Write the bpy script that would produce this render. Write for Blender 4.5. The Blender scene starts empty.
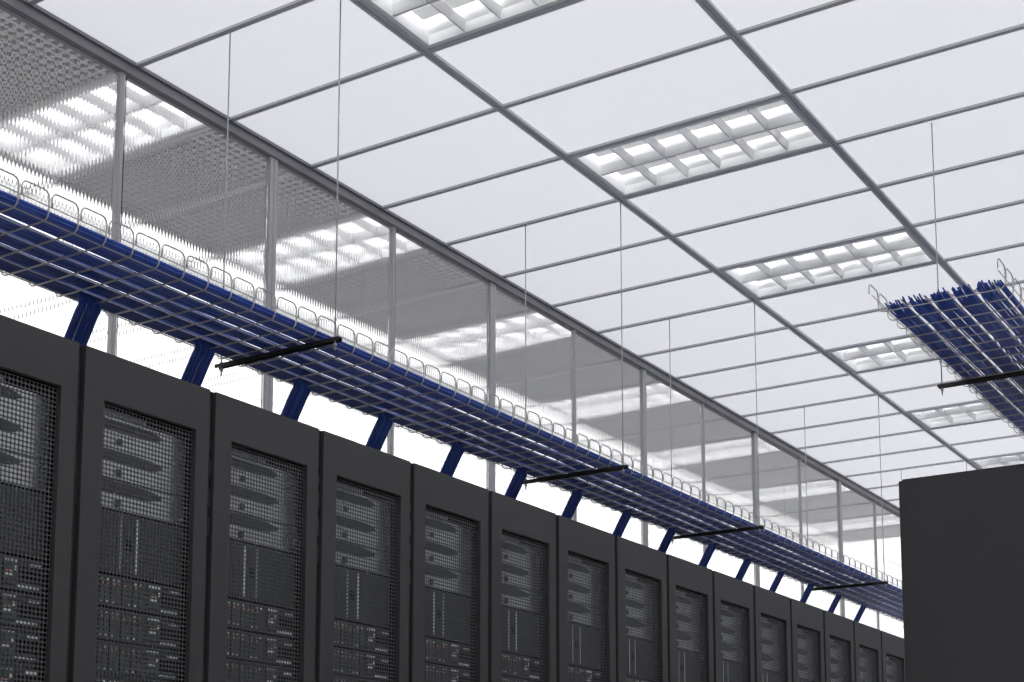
import bpy, bmesh, math, random
from mathutils import Vector

S = bpy.context.scene
COL = S.collection
PI = math.pi
ZC = 3.951          # ceiling height
ROW_X = 1.158       # door plane of the left cabinet row
ROW_Y = -1.82       # near end of the second cabinet of that row

# ------------------------------------------------------------------ camera
cam = bpy.data.cameras.new('camera')
cam_o = bpy.data.objects.new('camera', cam)
COL.objects.link(cam_o)
cam_o.location = (4.843, -5.014, 0.493)
cam_o.rotation_euler = (PI / 2 + 0.13284, 0, 0.56767)
cam.sensor_width = 36
cam.lens = 1496.22 * 36 / 1024
cam.shift_y = (643.37 - 341) / 1024
cam.clip_start = 0.05
cam.clip_end = 100
S.camera = cam_o

# ------------------------------------------------------------------ world, exposure
w = bpy.data.worlds.new('world')
S.world = w
w.use_nodes = True
w.node_tree.nodes['Background'].inputs[0].default_value = (0.8, 0.85, 0.9, 1)
w.node_tree.nodes['Background'].inputs[1].default_value = 0.02
vs = S.view_settings
vs.view_transform = 'Standard'
vs.look = 'None'
vs.gamma = 1
vs.use_curve_mapping = False
vs.exposure = 0.0
LAMP = 22.0          # tubes of the aisle luminaires
LAMP_NEXT = 42.0     # tubes of the next room's luminaires
NEXT_GLOW = 1.10          # glow added to the next room's white ceiling tiles to burn them out
TILE_GLOW = 0.60     # glow added to the aisle ceiling tiles, which bounced light leaves too dark
S.cycles.max_bounces = 10
S.cycles.diffuse_bounces = 5
S.cycles.glossy_bounces = 4
S.cycles.transmission_bounces = 8
S.cycles.sample_clamp_indirect = 6
S.cycles.use_denoising = True

# ------------------------------------------------------------------ materials
def mat(name, color, rough=0.5, metal=0.0, emit=0.0, spec=0.5, ecol=None, noise=0.0, nscale=40, bump=0.0, bscale=200):
    m = bpy.data.materials.new(name)
    m.use_nodes = True
    nt = m.node_tree
    b = nt.nodes['Principled BSDF']
    c = (*color, 1)
    b.inputs['Base Color'].default_value = c
    b.inputs['Roughness'].default_value = rough
    b.inputs['Metallic'].default_value = metal
    b.inputs['Specular IOR Level'].default_value = spec
    if emit:
        b.inputs['Emission Color'].default_value = (*(ecol or color), 1)
        b.inputs['Emission Strength'].default_value = emit
    tc = nt.nodes.new('ShaderNodeTexCoord')
    if noise:
        n = nt.nodes.new('ShaderNodeTexNoise')
        n.inputs['Scale'].default_value = nscale
        n.inputs['Detail'].default_value = 4
        nt.links.new(tc.outputs['Object'], n.inputs['Vector'])
        r = nt.nodes.new('ShaderNodeMapRange')
        r.inputs['To Min'].default_value = 1 - noise
        r.inputs['To Max'].default_value = 1 + noise
        nt.links.new(n.outputs['Fac'], r.inputs['Value'])
        mx = nt.nodes.new('ShaderNodeVectorMath')
        mx.operation = 'SCALE'
        mx.inputs[0].default_value = color
        nt.links.new(r.outputs['Result'], mx.inputs['Scale'])
        nt.links.new(mx.outputs['Vector'], b.inputs['Base Color'])
    if bump:
        n2 = nt.nodes.new('ShaderNodeTexNoise')
        n2.inputs['Scale'].default_value = bscale
        nt.links.new(tc.outputs['Object'], n2.inputs['Vector'])
        bp = nt.nodes.new('ShaderNodeBump')
        bp.inputs['Strength'].default_value = bump
        bp.inputs['Distance'].default_value = 0.001
        nt.links.new(n2.outputs['Fac'], bp.inputs['Height'])
        nt.links.new(bp.outputs['Normal'], b.inputs['Normal'])
    return m

M = {}
M['tile'] = mat('ceiling_tile_added_glow', (0.80, 0.81, 0.83), 0.75, emit=TILE_GLOW, ecol=(0.965, 0.97, 1.0))
M['tbar'] = mat('grid_runner_grey', (0.62, 0.62, 0.635), 0.45, noise=0.04)
M['tbar_dark'] = mat('grid_runner_slot', (0.10, 0.10, 0.11), 0.6)
M['tbar_light'] = mat('grid_runner_pale', (0.82, 0.82, 0.83), 0.5, noise=0.03)
M['grille'] = mat('open_grille_grey', (0.62, 0.62, 0.62), 0.6, noise=0.03)
M['plenum'] = mat('plenum_dark', (0.2, 0.2, 0.2), 0.9, noise=0.1)
M['reflector'] = mat('luminaire_white_enamel', (0.92, 0.92, 0.92), 0.4, noise=0.005)
M['louver'] = mat('luminaire_louver_white', (0.74, 0.74, 0.75), 0.45, noise=0.01)
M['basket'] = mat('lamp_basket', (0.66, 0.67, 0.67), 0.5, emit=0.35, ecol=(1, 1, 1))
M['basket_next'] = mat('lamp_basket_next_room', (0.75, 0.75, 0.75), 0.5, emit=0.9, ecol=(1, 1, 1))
M['lamp'] = mat('fluorescent_tube', (1, 1, 1), 0.5, emit=LAMP, ecol=(0.98, 0.985, 1.0))
M['lamp_next'] = mat('fluorescent_tube_next_room', (1, 1, 1), 0.5, emit=LAMP_NEXT, ecol=(0.98, 0.985, 1.0))
M['luminous'] = mat('white_tile_added_glow', (0.9, 0.9, 0.9), 0.6, emit=NEXT_GLOW, ecol=(1.0, 1.0, 1.0))
M['wall'] = mat('painted_wall_white', (0.80, 0.80, 0.80), 0.8, noise=0.02, nscale=3, bump=0.2)
M['floor'] = mat('raised_floor_vinyl', (0.68, 0.68, 0.68), 0.35, noise=0.06, nscale=12)
M['alu'] = mat('anodised_aluminium', (0.54, 0.54, 0.545), 0.5, 0.0, noise=0.02)
M['alu_dark'] = mat('dark_aluminium_rail', (0.27, 0.27, 0.28), 0.5, 0.1, noise=0.03)
M['rack'] = mat('cabinet_black_powder_coat', (0.053, 0.053, 0.055), 0.55, noise=0.05, nscale=60, bump=0.25, bscale=900, spec=0.35)
M['mesh'] = mat('perforated_black_steel', (0.075, 0.078, 0.082), 0.5, spec=0.4, noise=0.04)
M['inside'] = mat('cabinet_inside_black', (0.008, 0.009, 0.010), 0.8, spec=0.2)
M['silver'] = mat('server_silver_bezel', (0.88, 0.90, 0.92), 0.28, 0.85, noise=0.06, nscale=20)
M['bezel_dark'] = mat('server_dark_bezel', (0.075, 0.08, 0.085), 0.5, noise=0.1)
M['chassis'] = mat('server_charcoal_chassis', (0.07, 0.075, 0.08), 0.5, noise=0.1)
M['drive'] = mat('drive_tray_grey', (0.11, 0.12, 0.125), 0.5, noise=0.1)
M['led_white'] = mat('status_light_white', (0.9, 0.9, 0.9), 0.5, emit=0.10, ecol=(0.9, 0.95, 1))
M['led_red'] = mat('status_light_red', (0.7, 0.42, 0.40), 0.5, emit=0.05, ecol=(1, 0.35, 0.3))
M['steel'] = mat('galvanised_wire', (0.58, 0.56, 0.53), 0.32, 0.8, noise=0.06, nscale=80)
M['rod'] = mat('zinc_threaded_rod', (0.5, 0.5, 0.5), 0.4, 0.5, noise=0.05)
M['strut'] = mat('dark_strut_channel', (0.03, 0.028, 0.025), 0.5, 0.3, noise=0.05)
M['blue'] = mat('blue_cable_jacket', (0.032, 0.095, 0.46), 0.33, noise=0.12, nscale=9, spec=0.5)
M['blue2'] = mat('blue_cable_jacket_darker', (0.022, 0.068, 0.36), 0.36, noise=0.12, nscale=9, spec=0.5)
M['blue3'] = mat('blue_cable_jacket_violet', (0.055, 0.095, 0.47), 0.36, noise=0.12, nscale=9, spec=0.5)
M['blue4'] = mat('blue_cable_jacket_lighter', (0.05, 0.13, 0.58), 0.3, noise=0.1, nscale=9, spec=0.6)
g = bpy.data.materials.new('fluted_polycarbonate')
g.use_nodes = True
nt = g.node_tree
nt.nodes.clear()
out = nt.nodes.new('ShaderNodeOutputMaterial')
gl = nt.nodes.new('ShaderNodeBsdfGlass')
gl.inputs['IOR'].default_value = 1.5
gl.inputs['Roughness'].default_value = 0.0
gl.inputs['Color'].default_value = (1, 1, 1, 1)
nt.links.new(gl.outputs[0], out.inputs[0])
M['glass'] = g

# ------------------------------------------------------------------ helpers
class MB:
    """collects boxes, tubes and prisms as plain vertex / face lists"""
    def __init__(s):
        s.v = []; s.f = []
    def box(s, x0, x1, y0, y1, z0, z1):
        n = len(s.v)
        s.v += [(x0, y0, z0), (x1, y0, z0), (x1, y1, z0), (x0, y1, z0), (x0, y0, z1), (x1, y0, z1), (x1, y1, z1), (x0, y1, z1)]
        s.f += [tuple(n + i for i in q) for q in ((0, 3, 2, 1), (4, 5, 6, 7), (0, 1, 5, 4), (1, 2, 6, 5), (2, 3, 7, 6), (3, 0, 4, 7))]
        return s
    def tube(s, pts, r, seg=8, cap=True):
        pts = [Vector(p) for p in pts]
        n0 = len(s.v)
        up = None
        for i, p in enumerate(pts):
            if i == 0: t = pts[1] - p
            elif i == len(pts) - 1: t = p - pts[i - 1]
            else: t = (pts[i + 1] - p).normalized() + (p - pts[i - 1]).normalized()
            t.normalize()
            if up is None:
                up = Vector((0, 0, 1)) if abs(t.z) < 0.9 else Vector((1, 0, 0))
            a = t.cross(up).normalized()
            b = a.cross(t).normalized()
            up = b
            for k in range(seg):
                th = 2 * PI * k / seg
                q = p + (a * math.cos(th) + b * math.sin(th)) * r
                s.v.append(tuple(q))
        for i in range(len(pts) - 1):
            for k in range(seg):
                k2 = (k + 1) % seg
                s.f.append((n0 + i * seg + k, n0 + i * seg + k2, n0 + (i + 1) * seg + k2, n0 + (i + 1) * seg + k))
        if cap:
            s.f.append(tuple(n0 + k for k in range(seg))[::-1])
            e = n0 + (len(pts) - 1) * seg
            s.f.append(tuple(e + k for k in range(seg)))
        return s
    def prism(s, poly, axis, a0, a1):
        """poly: 2-D points; extruded along axis (0 x, 1 y, 2 z) from a0 to a1"""
        n = len(s.v); k = len(poly)
        for a in (a0, a1):
            for (u, v) in poly:
                p = [u, v]; p.insert(axis, a); s.v.append(tuple(p))
        s.f.append(tuple(range(n, n + k))); s.f.append(tuple(range(n + 2 * k - 1, n + k - 1, -1)))
        for i in range(k):
            j = (i + 1) % k
            s.f.append((n + i, n + k + i, n + k + j, n + j))
        return s
    def mesh(s, name, m, smooth=False):
        me = bpy.data.meshes.new(name)
        me.from_pydata(s.v, [], s.f)
        bm = bmesh.new(); bm.from_mesh(me)
        bmesh.ops.recalc_face_normals(bm, faces=bm.faces)
        bm.to_mesh(me); bm.free()
        me.materials.append(M[m])
        if smooth:
            me.polygons.foreach_set('use_smooth', [True] * len(me.polygons))
        return me

def link(name, me, parent=None, loc=None):
    o = bpy.data.objects.new(name, me)
    COL.objects.link(o)
    if parent: o.parent = parent
    if loc: o.location = loc
    return o

def tag(o, label=None, cat=None, group=None, kind=None):
    if label: o['label'] = label
    if cat: o['category'] = cat
    if group: o['group'] = group
    if kind: o['kind'] = kind
    return o

def empty(name, loc=(0, 0, 0), rz=0):
    o = bpy.data.objects.new(name, None)
    o.empty_display_size = 0.1
    COL.objects.link(o)
    o.location = loc
    o.rotation_euler = (0, 0, rz)
    return o

def bevel(o, width=0.002, seg=2):
    b = o.modifiers.new('bevel', 'BEVEL')
    b.width = width; b.segments = seg; b.limit_method = 'ANGLE'
    return o

def copy_tree(o, parent=None):
    c = o.copy()
    COL.objects.link(c)
    if parent: c.parent = parent
    for ch in list(KIDS.get(o.name, [])):
        c2 = copy_tree(ch, c)
        KIDS.setdefault(c.name, []).append(c2)
    return c

KIDS = {}
def kid(parent, name, me, loc=None):
    o = link(name, me, parent, loc)
    KIDS.setdefault(parent.name, []).append(o)
    return o

# ------------------------------------------------------------------ floor, walls
YB, YE = -6.0, 11.4        # main room, along the rows
XR = 7.2                   # main room right wall
NX = -4.8                  # next room far wall
NYE = 22.2
f = MB().box(NX - .1, XR + .1, YB - .1, NYE + .1, -0.1, 0).mesh('floor', 'floor')
tag(link('floor', f), 'pale grey raised floor under the cabinets', kind='structure')
def wall(name, b, label):
    tag(link(name, MB().box(*b).mesh(name, 'wall')), label, kind='structure')
wall('wall_right', (XR, XR + .1, YB, YE, 0, ZC + .3), 'white wall closing the room on the right')
wall('wall_back', (NX, XR, YB - .1, YB, 0, ZC + .3), 'white wall behind the camera')
wall('wall_front', (0.06, XR, YE, YE + .1, 0, ZC + .3), 'white wall at the far end of the aisle')
wall('wall_next_room', (NX - .1, NX, YB, NYE, 0, ZC + .3), 'white wall on the far side of the next room')
wall('wall_next_room_end', (NX, 0.1, NYE, NYE + .1, 0, ZC + .3), 'white wall at the end of the next room')
tag(link('wall_corridor', MB().box(0.06, .12, YE, NYE, 0, ZC + .3).mesh('w', 'wall')), kind='structure')

# ------------------------------------------------------------------ ceilings
ceil = link('ceiling', MB().box(NX, XR, YB, NYE, ZC + .22, ZC + .3).mesh('ceiling', 'plenum'))
tag(ceil, 'suspended ceiling of long panels in a grey metal grid', kind='structure')
light_rows = lambda j: (j + 1) % 3 == 0        # row j spans y = 0.6 j .. 0.6 j + 0.6
def panel_mesh(name, m, inset=0.006):
    # long panel, slightly dished edge so each one reads as a piece of its own
    mb = MB()
    mb.box(inset, 1.2 - inset, inset, 0.6 - inset, 0.004, 0.016)
    return mb.mesh(name, m)
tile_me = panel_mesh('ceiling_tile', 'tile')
lum_me = panel_mesh('added_glow_tile', 'luminous')
gr = MB()
for i in range(1, 24):
    gr.box(0.05 * i - .0085, 0.05 * i + .0085, 0.012, 0.588, 0.0, 0.022)
for j in range(1, 12):
    gr.box(0.012, 1.188, 0.05 * j - .0085, 0.05 * j + .0085, 0.001, 0.021)
gr.box(0.0, 1.2, 0, .02, 0, .022).box(0, 1.2, .58, .6, 0, .022).box(0, .02, .02, .58, 0, .022).box(1.18, 1.2, .02, .58, 0, .022)
gr.box(0.0, 1.2, 0.0, 0.6, 0.06, 0.07)
gr_me = gr.mesh('grille_tile', 'grille')
gr_me.materials.append(M['plenum'])
for p_ in list(gr_me.polygons)[-6:]:
    p_.material_index = 1
J0, J1, J2 = -10, 19, 37
LIGHTS = []
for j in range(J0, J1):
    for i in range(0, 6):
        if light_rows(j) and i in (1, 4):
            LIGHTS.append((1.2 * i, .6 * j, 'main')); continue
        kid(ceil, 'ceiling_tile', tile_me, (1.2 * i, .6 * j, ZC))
for j in range(J0, J2):
    for i in range(-4, 0):
        if i == -1 and j < J1:
            if light_rows(j): LIGHTS.append((1.2 * i, .6 * j, 'next'))
            else: kid(ceil, 'grille_tile', gr_me, (1.2 * i, .6 * j, ZC))
        else:
            kid(ceil, 'added_glow_tile', lum_me, (1.2 * i, .6 * j, ZC))
# grid runners: main runners along the rows with a centre slot, cross runners between them
def runner(name, x, y0, y1, wd, m, slot=True):
    mb = MB()
    h = wd / 2
    if slot:
        mb.box(x - h, x - .006, y0, y1, ZC - .012, ZC + .004).box(x + .006, x + h, y0, y1, ZC - .012, ZC + .004)
        mb.box(x - .006, x + .006, y0, y1, ZC - .004, ZC + .004)
    else:
        mb.box(x - h, x + h, y0, y1, ZC - .012, ZC + .004)
    o = kid(ceil, name, mb.mesh(name, m))
    return o
for i in range(1, 6):
    runner('main_runner', 1.2 * i, YB, YE, .044, 'tbar')
for i in (-3, -2, -1):
    runner('main_runner', 1.2 * i, YB, NYE, .034, 'tbar_light', False)
cr_me = MB().box(0.022, 1.178, -.0135, .0135, -.009, .004).mesh('cross_runner', 'tbar')
cn_me = MB().box(0.018, 1.182, -.014, .014, -.009, .004).mesh('cross_runner_next', 'tbar_light')
cw_me = MB().box(0.018, 1.182, -.017, .017, -.009, .004).mesh('cross_runner_next', 'tbar_light')
for j in range(J0 + 1, J1):
    for i in range(0, 6):
        kid(ceil, 'cross_runner', cr_me, (1.2 * i, .6 * j, ZC))
for j in range(J0 + 1, J1 + 1):
    for i in range(-4, 0):
        kid(ceil, 'cross_runner', cn_me if i == -1 and j < J1 else cw_me, (1.2 * i, .6 * j, ZC))
# slot air diffuser running along the next room's ceiling
sd = MB().box(-1.60, -1.54, YB, 11.4, ZC - .014, ZC - .001).box(-1.42, -1.405, YB, 11.4, ZC - .014, ZC - .001)
y = -3.0
while y < 11.4:
    sd.box(-1.54, -1.42, y, y + .004, ZC - .014, ZC - .001); y += .03
tag(kid(ceil, 'air_diffuser', sd.mesh('air_diffuser', 'tbar_light')), kind='stuff')

# ------------------------------------------------------------------ louvred luminaires
def make_light(kind):
    root = empty('ceiling_light')
    # housing: open box above the ceiling plane with sloping reflector sides
    L, W, D = 1.2, .6, .135
    e = .022
    mb = MB()
    # rim frame
    mb.box(e, L - e, e, e + .022, -.006, .012).box(e, L - e, W - e - .022, W - e, -.006, .012)
    mb.box(e, e + .022, e + .022, W - e - .022, -.006, .012).box(L - e - .022, L - e, e + .022, W - e - .022, -.006, .012)
    kid(root, 'frame', mb.mesh('light_frame', 'reflector'))
    a, b = e + .022, .012
    x0, x1, y0, y1 = a, L - a, a, W - a
    mb = MB()
    t = .004
    mb.box(x0 - t, x1 + t, y0 - t, y1 + t, D, D + t)
    mb.box(x0 - t, x0, y0, y1, b, D).box(x1, x1 + t, y0, y1, b, D)
    mb.box(x0 - t, x1 + t, y0 - t, y0, b, D).box(x0 - t, x1 + t, y1, y1 + t, b, D)
    # sloped cove wings beside and between the lamps
    for yc in (y0, (y0 + y1) / 2, y1):
        s_ = .055
        poly = [(max(yc - s_, y0), D), (yc, b + .03), (min(yc + s_, y1), D)]
        mb.prism(poly, 0, x0, x1)
    kid(root, 'housing', mb.mesh('light_housing', 'reflector'))
    n = 6
    # V-section blades: narrow below, wider above
    lv = MB()
    lv.v = [(-.003, y0, .002), (.003, y0, .002), (.009, y0, .05), (-.009, y0, .05),
            (-.003, y1, .002), (.003, y1, .002), (.009, y1, .05), (-.009, y1, .05)]
    lv.f = [(0, 1, 2, 3), (7, 6, 5, 4), (0, 4, 5, 1), (1, 5, 6, 2), (2, 6, 7, 3), (3, 7, 4, 0)]
    bl_me = lv.mesh('cross_blade', 'louver')
    for k in range(1, n):
        kid(root, 'cross_blade', bl_me, (x0 + (x1 - x0) * k / n, 0, 0))
    mb = MB()
    ym = (y0 + y1) / 2
    mb.prism([(ym - .006, .002), (ym + .006, .002), (ym + .016, .05), (ym - .016, .05)], 0, x0, x1)
    kid(root, 'centre_blade', mb.mesh('centre_blade', 'louver'))
    for yc in ((y0 + ym) / 2, (y1 + ym) / 2):
        mb = MB().tube([(x0 + .01, yc, .112), (x1 - .01, yc, .112)], .013, 10)
        bk = MB().prism([(yc - .040, .058), (yc + .040, .058), (yc + .062, .090), (yc - .062, .090)], 0, x0 + .03, x1 - .03)
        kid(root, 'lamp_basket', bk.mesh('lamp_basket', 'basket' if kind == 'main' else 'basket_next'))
        lamp = kid(root, 'lamp_tube', mb.mesh('lamp_tube', 'lamp' if kind == 'main' else 'lamp_next', True))
    return root
protos = {'main': make_light('main'), 'next': make_light('next')}
used = set()
ordn = ['nearest', 'second', 'third', 'fourth', 'fifth', 'sixth', 'seventh', 'eighth', 'ninth', 'tenth', 'eleventh']
cnt = {}
for (x, y, kind) in LIGHTS:
    key = (kind, x)
    if kind not in used:
        o = protos[kind]; used.add(kind)
    else:
        o = copy_tree(protos[kind])
    o.location = (x, y, ZC)
    cnt[key] = cnt.get(key, 0) + 1
    k = cnt[key]
    # count only fittings in view: those starting at y >= -0.6
    vis = int(round((y + .6) / 1.8))
    if kind == 'main' and x < 2:
        lab = ('louvred white ceiling light over the aisle, %s in view counting from the camera' % ordn[vis]) if vis >= 0 else \
              ('louvred white ceiling light over the aisle, behind the view, number row %s back' % ordn[-vis - 1])
        grp = 'ceiling lights over the aisle'
    elif kind == 'main':
        lab = 'louvred white ceiling light of the right-hand row outside the picture'
        grp = 'ceiling lights of the right row'
    else:
        lab = ('louvred ceiling light among grey grilles behind the fluted glass, %s from the left' % ordn[vis]) if vis >= 0 else \
              'louvred ceiling light behind the glass, out of view on the left'
        grp = 'ceiling lights behind the fluted glass' if vis >= 0 else 'ceiling lights behind glass outside the picture'
    tag(o, lab, 'ceiling light', grp)

# ------------------------------------------------------------------ fluted glass partition
part = link('wall_left', MB().box(-.03, .03, YB, NYE, ZC - .055, ZC - .001).mesh('top_rail', 'alu_dark'))
tag(part, 'partition of fluted clear panes between grey metal posts', kind='structure')
kid(part, 'ledge', MB().box(-.022, .044, YB, NYE, ZC - .012, ZC + .004).mesh('ledge', 'alu_dark'))
kid(part, 'ledge', MB().box(-.045, -.03, YB, NYE, ZC - .03, ZC - .005).mesh('ledge', 'alu_dark'))
kid(part, 'bottom_rail', MB().box(-.03, .03, YB, NYE, 0, .06).mesh('bottom_rail', 'alu'))
narrow = MB().box(-.012, .012, -.014, .014, .06, ZC - .055).box(.012, .015, -.006, .006, .06, ZC - .055).mesh('post', 'alu')
wide = MB().box(-.016, .016, -.027, -.002, .06, ZC - .055).box(-.016, .010, -.002, .002, .06, ZC - .055).box(-.016, .016, .002, .027, .06, ZC - .055).mesh('post', 'alu')
# fluted pane: the room side is flat, the far side carries fine vertical flutes
PITCH, AMP, SEG = .02, .00011, 10
pv, pf = [], []
n = int(round(.94 / PITCH)) * SEG
z0, z1 = .06, ZC - .055
for i in range(n + 1):
    yy = .03 + .94 * i / n
    xx = -.004 + AMP * math.cos(2 * PI * i / SEG)
    pv += [(.002, yy, z0), (.002, yy, z1), (xx, yy, z0), (xx, yy, z1)]
for i in range(n):
    a = 4 * i; b = a + 4
    pf += [(a, b, b + 1, a + 1), (a + 2, a + 3, b + 3, b + 2), (a + 1, b + 1, b + 3, a + 3), (a, a + 2, b + 2, b)]
pf += [(0, 1, 3, 2), (4 * n, 4 * n + 2, 4 * n + 3, 4 * n + 1)]
pm = bpy.data.meshes.new('pane')
pm.from_pydata(pv, [], pf)
bm = bmesh.new(); bm.from_mesh(pm)
bmesh.ops.recalc_face_normals(bm, faces=bm.faces)
for fc in bm.faces: fc.smooth = abs(fc.normal.x) > .8
for ed in bm.edges:
    if len(ed.link_faces) == 2 and ed.link_faces[0].normal.dot(ed.link_faces[1].normal) < .5: ed.smooth = False
bm.to_mesh(pm); bm.free()
pm.materials.append(M['glass'])
for k in range(-5, 23):
    yy = -.658 + k
    kid(part, 'post', wide if k % 2 else narrow, (0, yy, 0))
    if yy + 1 < NYE:
        kid(part, 'pane', pm, (0, yy, 0))
kid(part, 'post', wide, (0, YB + .04, 0))

# ------------------------------------------------------------------ server cabinets
def make_cabinet():
    root = empty('server_cabinet')
    W, D, H = .6, 1.0, 2.1
    g_ = .002
    # carcass: side panels, top, back, base (front plane of the door at x = 0)
    mb = MB()
    mb.box(-D, -.0205, g_, g_ + .012, .04, H - .004).box(-D, -.0205, W - g_ - .012, W - g_, .04, H - .004)
    o = kid(root, 'side_panel', mb.mesh('side_panel', 'rack'))
    mb = MB().box(-D, -.0205, g_, W - g_, H - .03, H)
    bevel(kid(root, 'top_panel', mb.mesh('top_panel', 'rack')), .0015)
    kid(root, 'base', MB().box(-D, -.022, g_, W - g_, 0.0, .05).mesh('base', 'rack'))
    mb = MB().box(-D, -D + .01, g_ + .012, W - g_ - .012, .05, H - .03)
    kid(root, 'back_panel', mb.mesh('back_panel', 'inside'))
    kid(root, 'inner_lining', MB().box(-D + .01, -.07, g_ + .013, g_ + .03, .05, H - .031).box(-D + .01, -.07, W - g_ - .03, W - g_ - .013, .05, H - .031).mesh('lining', 'inside'))
    # door: frame around a recessed perforated sheet
    d0, d1, zt, zb = .0145, .5855, H - .004, .03
    wy0, wy1, wz0, wz1 = .099, .521, .165, 1.935
    mb = MB()
    mb.box(-.02, 0, d0, wy0, zb, zt).box(-.02, 0, wy1, d1, zb, zt)
    mb.box(-.02, 0, wy0, wy1, wz1, zt).box(-.02, 0, wy0, wy1, zb, wz0)
    door = MBdoor(d0, d1, zb, zt, wy0, wy1, wz0, wz1)
    door = kid(root, 'door', door)
    bevel(door, .0012, 2)
    # perforated sheet
    v, f_ = [], []
    P = .0154
    ny = int((wy1 - wy0) / P); nz = int((wz1 - wz0) / P)
    oy = wy0 + ((wy1 - wy0) - ny * P) / 2; oz = wz0 + ((wz1 - wz0) - nz * P) / 2
    h = .0059; c = h * .45
    X = -.017; T = .0008
    idx = {}
    for j in range(nz + 1):
        for i in range(ny + 1):
            idx[(i, j)] = len(v); v.append((X, oy + i * P, oz + j * P))
    for j in range(nz):
        for i in range(ny):
            cy, cz = oy + (i + .5) * P, oz + (j + .5) * P
            k = len(v)
            ring = [(-h, -c), (-c, -h), (c, -h), (h, -c), (h, c), (c, h), (-c, h), (-h, c)]
            for (a, b) in ring: v.append((X, cy + a, cz + b))
            for (a, b) in ring: v.append((X - T, cy + a, cz + b))
            q = [idx[(i, j)], idx[(i + 1, j)], idx[(i + 1, j + 1)], idx[(i, j + 1)]]
            f_ += [(q[0], q[1], k + 2, k + 1), (q[1], q[2], k + 4, k + 3), (q[2], q[3], k + 6, k + 5), (q[3], q[0], k, k + 7),
                   (q[0], k + 1, k), (q[1], k + 3, k + 2), (q[2], k + 5, k + 4), (q[3], k + 7, k + 6)]
            for r in range(8):
                r2 = (r + 1) % 8
                f_.append((k + r, k + r2, k + 8 + r2, k + 8 + r))
    me = bpy.data.meshes.new('perforated_sheet')
    me.from_pydata(v, [], f_)
    me.materials.append(M['mesh'])
    sh = kid(door, 'perforated_sheet', me)
    # hinges / latch on the left stile, low down
    kid(door, 'latch', bevel_mesh(MB().box(0, .012, .04, .062, .98 - .35, 1.12 - .35).mesh('latch', 'bezel_dark')))
    # --- equipment: three silver blade units with a dark lens-shaped bezel
    EX = -.06
    def unit_plate(name, z0, z1, m, y0=.045, y1=.53):
        mb = MB().box(-.72, EX, y0, y1, z0 + .002, z1 - .002)
        return kid(root, name, mb.mesh(name, m))
    for k, zb_ in enumerate((1.595, 1.70, 1.805)):
        zt_ = zb_ + .103
        u = unit_plate('blade_server', zb_, zt_, 'silver')
        # dark lens: flat on the left, tapering to a point on the right
        lens = []
        zc_ = zb_ + .076; hh = .019
        N = 14
        top = [(.05 + (.37 * i / N), zc_ + hh * math.sqrt(max(0.02, 1 - max(0, (i / N - .55) / .45) ** 3))) for i in range(N + 1)]
        bot = [(.05 + (.37 * i / N), zc_ - hh * math.sqrt(max(0.02, 1 - max(0, (i / N - .55) / .45) ** 3))) for i in range(N, -1, -1)]
        if k == 2:
            top = [(a, b - .004) for a, b in top]
        mb = MB().prism(top + bot, 0, EX, EX + .006)
        kid(u, 'dark_bezel', mb.mesh('dark_bezel', 'bezel_dark'))
        mb = MB().box(EX, EX + .008, .215, .233, zb_ + .012, zb_ + .034)
        kid(u, 'button', mb.mesh('button', 'bezel_dark'))
    u = unit_plate('patch_panel', 1.908, 1.934, 'silver', .045, .345)
    # upper-right corner of the top unit is a dark strip with light left of it
    # --- dark panel with two columns of light marks
    u = unit_plate('switch_panel', 1.385, 1.585, 'chassis')
    mb = MB()
    for yy in (.243, .312):
        mb.box(EX, EX + .003, yy, yy + .0060, 1.392, 1.578)
    kid(u, 'light_strip', mb.mesh('light_strip', 'led_white'))
    mb = MB().box(EX, EX + .004, .27, .295, 1.47, 1.50)
    kid(u, 'socket', mb.mesh('socket', 'inside'))
    kid(u, 'name_plate', MB().box(EX, EX + .002, .36, .48, 1.478, 1.484).mesh('name_plate', 'drive'))
    # --- storage servers
    z = 1.375
    me_cache = None
    first = None
    while z > .3:
        zb_ = z - .108
        if first is None:
            u = unit_plate('storage_server', zb_, z, 'chassis')
            first = (u, z)
            rnd = random.Random(4)
            mb = MB()
            for k in range(12):
                yy = .06 + k * .0245
                mb.box(EX, EX + .004, yy, yy + .021, zb_ + .012, z - .012)
            mb.box(EX, EX + .004, .375, .43, zb_ + .02, z - .02)
            mb.box(EX, EX + .004, .44, .52, zb_ + .008, zb_ + .03)
            tag(kid(u, 'drive_tray', mb.mesh('drive_tray', 'drive')), kind='stuff')
            mb = MB()
            for k in range(12):
                yy = .064 + k * .0245
                if rnd.random() < .8: mb.box(EX + .004, EX + .006, yy, yy + .008, z - .022, z - .015)
                if rnd.random() < .7: mb.box(EX + .004, EX + .006, yy, yy + .008, zb_ + .014, zb_ + .019)
            for k in range(4): mb.box(EX + .004, EX + .006, .375 + .014 * k, .383 + .014 * k, z - .02, z - .012)
            mb.box(EX + .004, EX + .006, .415, .425, z - .045, z - .032)
            mb.box(EX + .004, EX + .006, .38, .41, z - .064, z - .057)
            for k in range(6): mb.box(EX + .004, EX + .006, .43 + .014 * k, .439 + .014 * k, zb_ + .012, zb_ + .019)
            mb.box(EX, EX + .006, .475, .515, z - .026, z - .018)
            tag(kid(u, 'status_light', mb.mesh('status_light', 'led_white')), kind='stuff')
            mb = MB()
            for k in range(3, 12):
                yy = .064 + k * .0245
                if rnd.random() < .75: mb.box(EX + .004, EX + .006, yy + .003, yy + .011, z - .034, z - .028)
            mb.box(EX + .004, EX + .006, .383, .41, z - .052, z - .046)
            tag(kid(u, 'alarm_light', mb.mesh('alarm_light', 'led_red')), kind='stuff')
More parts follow.
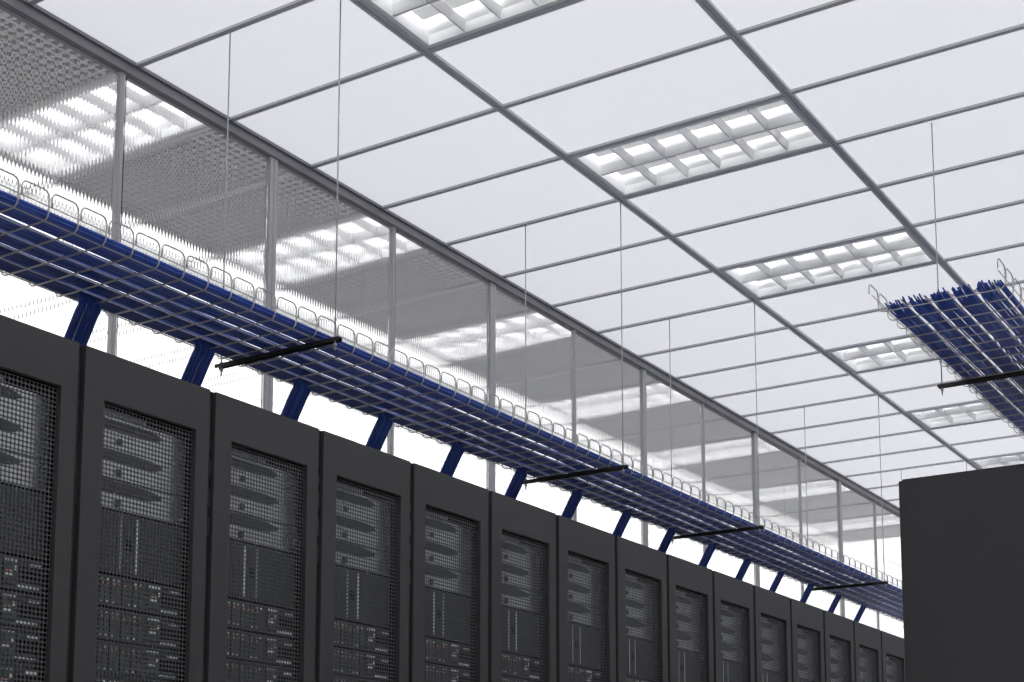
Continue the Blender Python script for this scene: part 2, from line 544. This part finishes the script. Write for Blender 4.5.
            kid(u, 'vent', MB().box(EX, EX + .003, .44, .525, zb_ + .035, z - .032).mesh('vent', 'inside'))
        else:
            u0, zz = first
            c = u0.copy(); COL.objects.link(c); c.parent = root; c.location = (0, 0, z - zz)
            KIDS[root.name].append(c)
            for ch in KIDS[u0.name]:
                d = ch.copy(); COL.objects.link(d); d.parent = c
                KIDS.setdefault(c.name, []).append(d)
        z -= .112
    return root

def MBdoor(d0, d1, zb, zt, wy0, wy1, wz0, wz1):
    """one closed frame (front, back, inner and outer sides)"""
    v, f_ = [], []
    for x in (0, -.02):
        v += [(x, d0, zb), (x, d1, zb), (x, d1, zt), (x, d0, zt), (x, wy0, wz0), (x, wy1, wz0), (x, wy1, wz1), (x, wy0, wz1)]
    for s_ in (0, 8):
        for i in range(4):
            j = (i + 1) % 4
            f_.append((s_ + i, s_ + j, s_ + 4 + j, s_ + 4 + i))
    for i in range(4):
        j = (i + 1) % 4
        f_.append((i, j, 8 + j, 8 + i)); f_.append((4 + i, 12 + i, 12 + j, 4 + j))
    me = bpy.data.meshes.new('door')
    me.from_pydata(v, [], f_)
    bm = bmesh.new(); bm.from_mesh(me); bmesh.ops.recalc_face_normals(bm, faces=bm.faces); bm.to_mesh(me); bm.free()
    me.materials.append(M['rack'])
    return me
def bevel_mesh(me): return me

cab = make_cabinet()
names = ['first', 'second', 'third', 'fourth', 'fifth', 'sixth', 'seventh', 'eighth', 'ninth', 'tenth', 'eleventh', 'twelfth',
         'thirteenth', 'fourteenth', 'fifteenth', 'sixteenth', 'seventeenth']
for k in range(-1, 15):
    o = cab if k == -1 else copy_tree(cab)
    o.location = (ROW_X, ROW_Y + .6 * k, 0)
    n_ = names[k + 1]
    lab = 'black server cabinet with perforated door, %s from the left in the long row' % n_
    if k == -1: lab = 'black server cabinet cut off by the left edge of the picture'
    tag(o, lab, 'server cabinet', 'server cabinets in the long left row')
for k in range(2):
    o = copy_tree(cab)
    o.rotation_euler = (0, 0, PI)
    o.location = (2.787, 1.408 + .6 * (k + 1), 0)
    tag(o, ['large dark cabinet side panel filling the lower right corner', 'black server cabinet hidden behind the dark one at lower right'][k],
        'server cabinet', None)

# ------------------------------------------------------------------ wire basket trays
def tray(name, label, xa, xb, ya, yb, zb, y_first, pitch, h, rw=.003, lw=.0024, nlong=6):
    root = empty(name, ((xa + xb) / 2, ya, zb))
    cx = (xa + xb) / 2
    hw = (xb - xa) / 2
    r = .026
    tag(root, label, 'cable tray')
    # cross wire: up the side, round corner at the top, along the tray, down again (the scalloped edge)
    def side_pts(s):
        pts = []
        w_ = hw
        L_ = pitch * .90
        # start hooked down near the previous rung
        pts.append((s * w_, -L_, h * .50))
        pts.append((s * w_, -L_, h * .74))
        for a in (30, 60, 90):
            t = math.radians(a)
            pts.append((s * w_, -L_ + .022 * (1 - math.cos(t)), h - .022 + .022 * math.sin(t)))
        for a in (90, 60, 30, 0):
            t = math.radians(a)
            pts.append((s * w_, -.022 + .022 * math.cos(t), h - .022 + .022 * math.sin(t)))
        pts.append((s * w_, 0, r))
        for a in (30, 60, 90):
            t = math.radians(a)
            pts.append((s * (w_ - r + r * math.cos(t)), 0, r - r * math.sin(t)))
        return pts
    pts = side_pts(-1) + side_pts(1)[::-1]
    me = MB().tube(pts, rw, 6).mesh('cross_wire', 'steel', True)
    y = y_first
    while y < yb:
        kid(root, 'cross_wire', me, (0, y - ya, 0))
        y += pitch
    # longitudinal wires lie on the rungs and along the sides
    xs = [-hw + .030 + (2 * hw - .060) * i / (nlong - 1) for i in range(nlong)]
    for x in xs:
        kid(root, 'long_wire', MB().tube([(x, 0, rw + lw), (x, yb - ya, rw + lw)], lw, 6).mesh('long_wire', 'steel', True))
    for s in (-1, 1):
        for zz in (h * .5,):
            kid(root, 'long_wire', MB().tube([(s * (hw - rw - lw), 0, zz), (s * (hw - rw - lw), yb - ya, zz)], lw, 6).mesh('long_wire', 'steel', True))
    return root
TZ = 2.475
TP = .1206
tray('cable_tray', 'long wire basket tray of blue cables above the left cabinet row', .600, 1.130, -3.3, 10.3, TZ, -3.166 + .004, TP, .095, rw=.0032)
RZ = 2.64
tray('cable_tray', 'short-looking wire basket tray ending in mid air at the right', 2.945, 3.455, .66, 8.6, RZ, .745, .12, .09, rw=.0026, lw=.0022)

# ------------------------------------------------------------------ trapeze hangers
def hanger(xl, xr, y, z, b0, b1, lab, grp):
    root = empty('trapeze_hanger', ((xl + xr) / 2, y, z))
    cx = (xl + xr) / 2
    mb = MB().box(b0 - cx, b1 - cx, -.0135, .0135, -.0025, 0).box(b0 - cx, b1 - cx, -.0135, -.011, -.016, -.0025).box(b0 - cx, b1 - cx, .011, .0135, -.016, -.0025)
    kid(root, 'strut', mb.mesh('strut', 'strut'))
    for x in (xl, xr):
        kid(root, 'rod', MB().tube([(x - cx, 0, -.05), (x - cx, 0, ZC - .008 - z)], .0031, 8).mesh('rod', 'rod', True))
        kid(root, 'nut', MB().tube([(x - cx, 0, -.030), (x - cx, 0, -.022)], .008, 6).tube([(x - cx, 0, .0), (x - cx, 0, .008)], .008, 6).mesh('nut', 'rod'))
    tag(root, lab, 'hanger', grp)
hl = ['dark strut hanger under the left tray, nearest, above the third cabinet', 'dark strut hanger under the left tray, second from the camera',
      'dark strut hanger under the left tray, third from the camera', 'dark strut hanger under the left tray, fourth, near the right rack edge']
for y, l in zip((-.585, 1.808, 3.61, 6.0), hl):
    hanger(.583, 1.190, y, TZ - .004, .557, 1.214, l, 'trapeze hangers of the left tray')
hanger(.583, 1.190, 8.41, TZ - .004, .557, 1.214, 'dark strut hanger under the left tray behind the dark cabinet', 'trapeze hangers of the left tray')
hanger(.583, 1.190, -3.0, TZ - .004, .557, 1.214, 'dark strut hanger under the left tray beyond the left picture edge', 'trapeze hangers of the left tray')
for y, l in zip((1.833, 4.2, 6.6), ('dark strut hanger crossing under the right tray', 'dark strut hanger under the right tray, second, out of sight', 'dark strut hanger under the right tray, third, out of sight')):
    hanger(2.88, 3.52, y, RZ - .004, 2.862, 3.55, l, None)

# ------------------------------------------------------------------ blue cables
rnd = random.Random(11)
def smooth(pts, n=4):
    """Catmull-Rom through the points"""
    P = [Vector(p) for p in pts]
    P = [P[0] * 2 - P[1]] + P + [P[-1] * 2 - P[-2]]
    out = []
    for i in range(1, len(P) - 2):
        for k in range(n):
            t = k / n
            a, b, c, d = P[i - 1], P[i], P[i + 1], P[i + 2]
            out.append(.5 * ((2 * b) + (c - a) * t + (2 * a - 5 * b + 4 * c - d) * t * t + (3 * b - a - 3 * c + d) * t ** 3))
    out.append(P[-2])
    return out
def cable(pts, r, m, label, group, seg=6, n=3):
    me = MB().tube(smooth(pts, n), r, seg).mesh('data_cable', m, True)
    return tag(link('data_cable', me), label, 'cable', group)
BM = ['blue', 'blue', 'blue2', 'blue4', 'blue3', 'blue2']
zlay = TZ + .003 + .0048
# runs lying in the left tray: lanes between the longitudinal wires
R1 = .0062
NL = 6
wires = [.600 + .030 + (.47) * i / (NL - 1) for i in range(NL)]
lane_names = ['nearest the glass', 'second from the glass', 'in the middle', 'second from the aisle', 'nearest the aisle']
for lane in range(NL - 1):
    a0, a1 = wires[lane] + .0095 + R1, wires[lane + 1] - .0070 - R1
    if lane == 0: a0 -= .012
    if lane == NL - 2: a1 += .014
    n_ = int((a1 - a0) / (2 * R1)) + 1
    wob = [rnd.uniform(-.006, .006) for _ in range(60)]
    for li in range(2):
        for q in (range(n_) if li == 0 else range(n_ - 3)):
            x = a0 + (a1 - a0) * (q + .5 * li + (1 if li else 0)) / (n_ - 1)
            pts = []
            y = -3.28; i = 0
            while y < 10.3:
                pts.append((min(1.110, max(.622, x + wob[i % 60] + rnd.uniform(-.0012, .0012))), y, zlay + R1 + li * R1 * 1.75 + rnd.uniform(0, .0012)))
                y += .30; i += 1
            cable(pts, R1 * rnd.uniform(.94, 1.03), rnd.choice(BM), 'blue cable along the left tray, in the bundle %s' % lane_names[lane],
                  'blue cables of the left tray bundle ' + lane_names[lane], n=2)
# two cables lying loosely on top, against the aisle side
for k in range(2):
    pts = []
    y = -3.28
    while y < 10.3:
        pts.append((1.1155 + rnd.uniform(-.001, .001) + .002 * k, y, TZ + .0165 + .0122 * k)); y += .5
    cable(pts, .0062, rnd.choice(BM), 'loose blue cable lying on the bundles at the aisle side of the left tray', 'loose blue cables on top in the left tray', n=2)
# drops: five cables out of the tray into the top of every cabinet
for k in range(-1, 15):
    yc = -1.360 + .6 * k
    for q in range(8):
        y = yc - .006 + (q - 3.5) * .0133
        x0_ = .668 + rnd.uniform(-.002, .002)
        jit = rnd.uniform(-.0006, .0006)
        pts = [(x0_ + .05, y - .30, zlay + .022), (x0_ + .03, y - .12, zlay + .016), (x0_ + .010, y - .03, TZ + .010), (x0_ - .006, y, TZ - .012)]
        for t in (.1, .35, .6, .85, 1.03):
            pts.append((x0_ - .215 * t - .004, y + jit * math.sin(6 * t + q), TZ - .375 * t - .006))
        cable(pts, .0064, rnd.choice(BM), 'blue cable dropping from the left tray into the %s cabinet of the row' % names[k + 1],
              'blue cables dropping into the %s cabinet' % names[k + 1], n=4)
# right tray: combed flat bundles with cut ends
zr = RZ + .0026 + .0044
R2 = .0037
for lane in range(5):
    lx = 2.984 + lane * .090
    for li in range(2):
        for q in range(9):
            x = lx + q * .0080 + li * .004
            pts = []
            y = .738 + rnd.uniform(-.022, .018) - (.02 if rnd.random() < .2 else 0)
            z = zr + R2 + li * .0068
            cross = lane >= 3 and li == 1 and q % 2 == 0
            pts.append((x + rnd.uniform(-.006, .006), y, z + rnd.uniform(0, .02) + .004))
            pts.append((x, y + .1, z))
            for s_ in range(24):
                yy = 1.0 + s_ * .33
                xx = x + rnd.uniform(-.003, .003)
                if cross: xx = x - .085 * max(0, min(1, (yy - 1.3) / .5))
                pts.append((min(3.435, max(2.965, xx)), yy, z + rnd.uniform(0, .002) + (.006 if cross and 1.2 < yy < 1.9 else 0)))
            cable(pts, R2, rnd.choice(BM), 'thin blue cut cable in the right tray, %s bundle from its left side' % names[lane],
                  'blue cables of the %s bundle in the right tray' % names[lane], n=2)
for k in range(4):
    x = 3.428 + (k % 2) * .008
    pts = [(x + rnd.uniform(-.004, .004), .74 + i * .43, RZ + .024 + .009 * (k // 2)) for i in range(18)]
    cable(pts, .0045, 'blue', 'blue cable lying apart against the right side of the right tray', 'blue cables against the right side of the right tray', n=2)
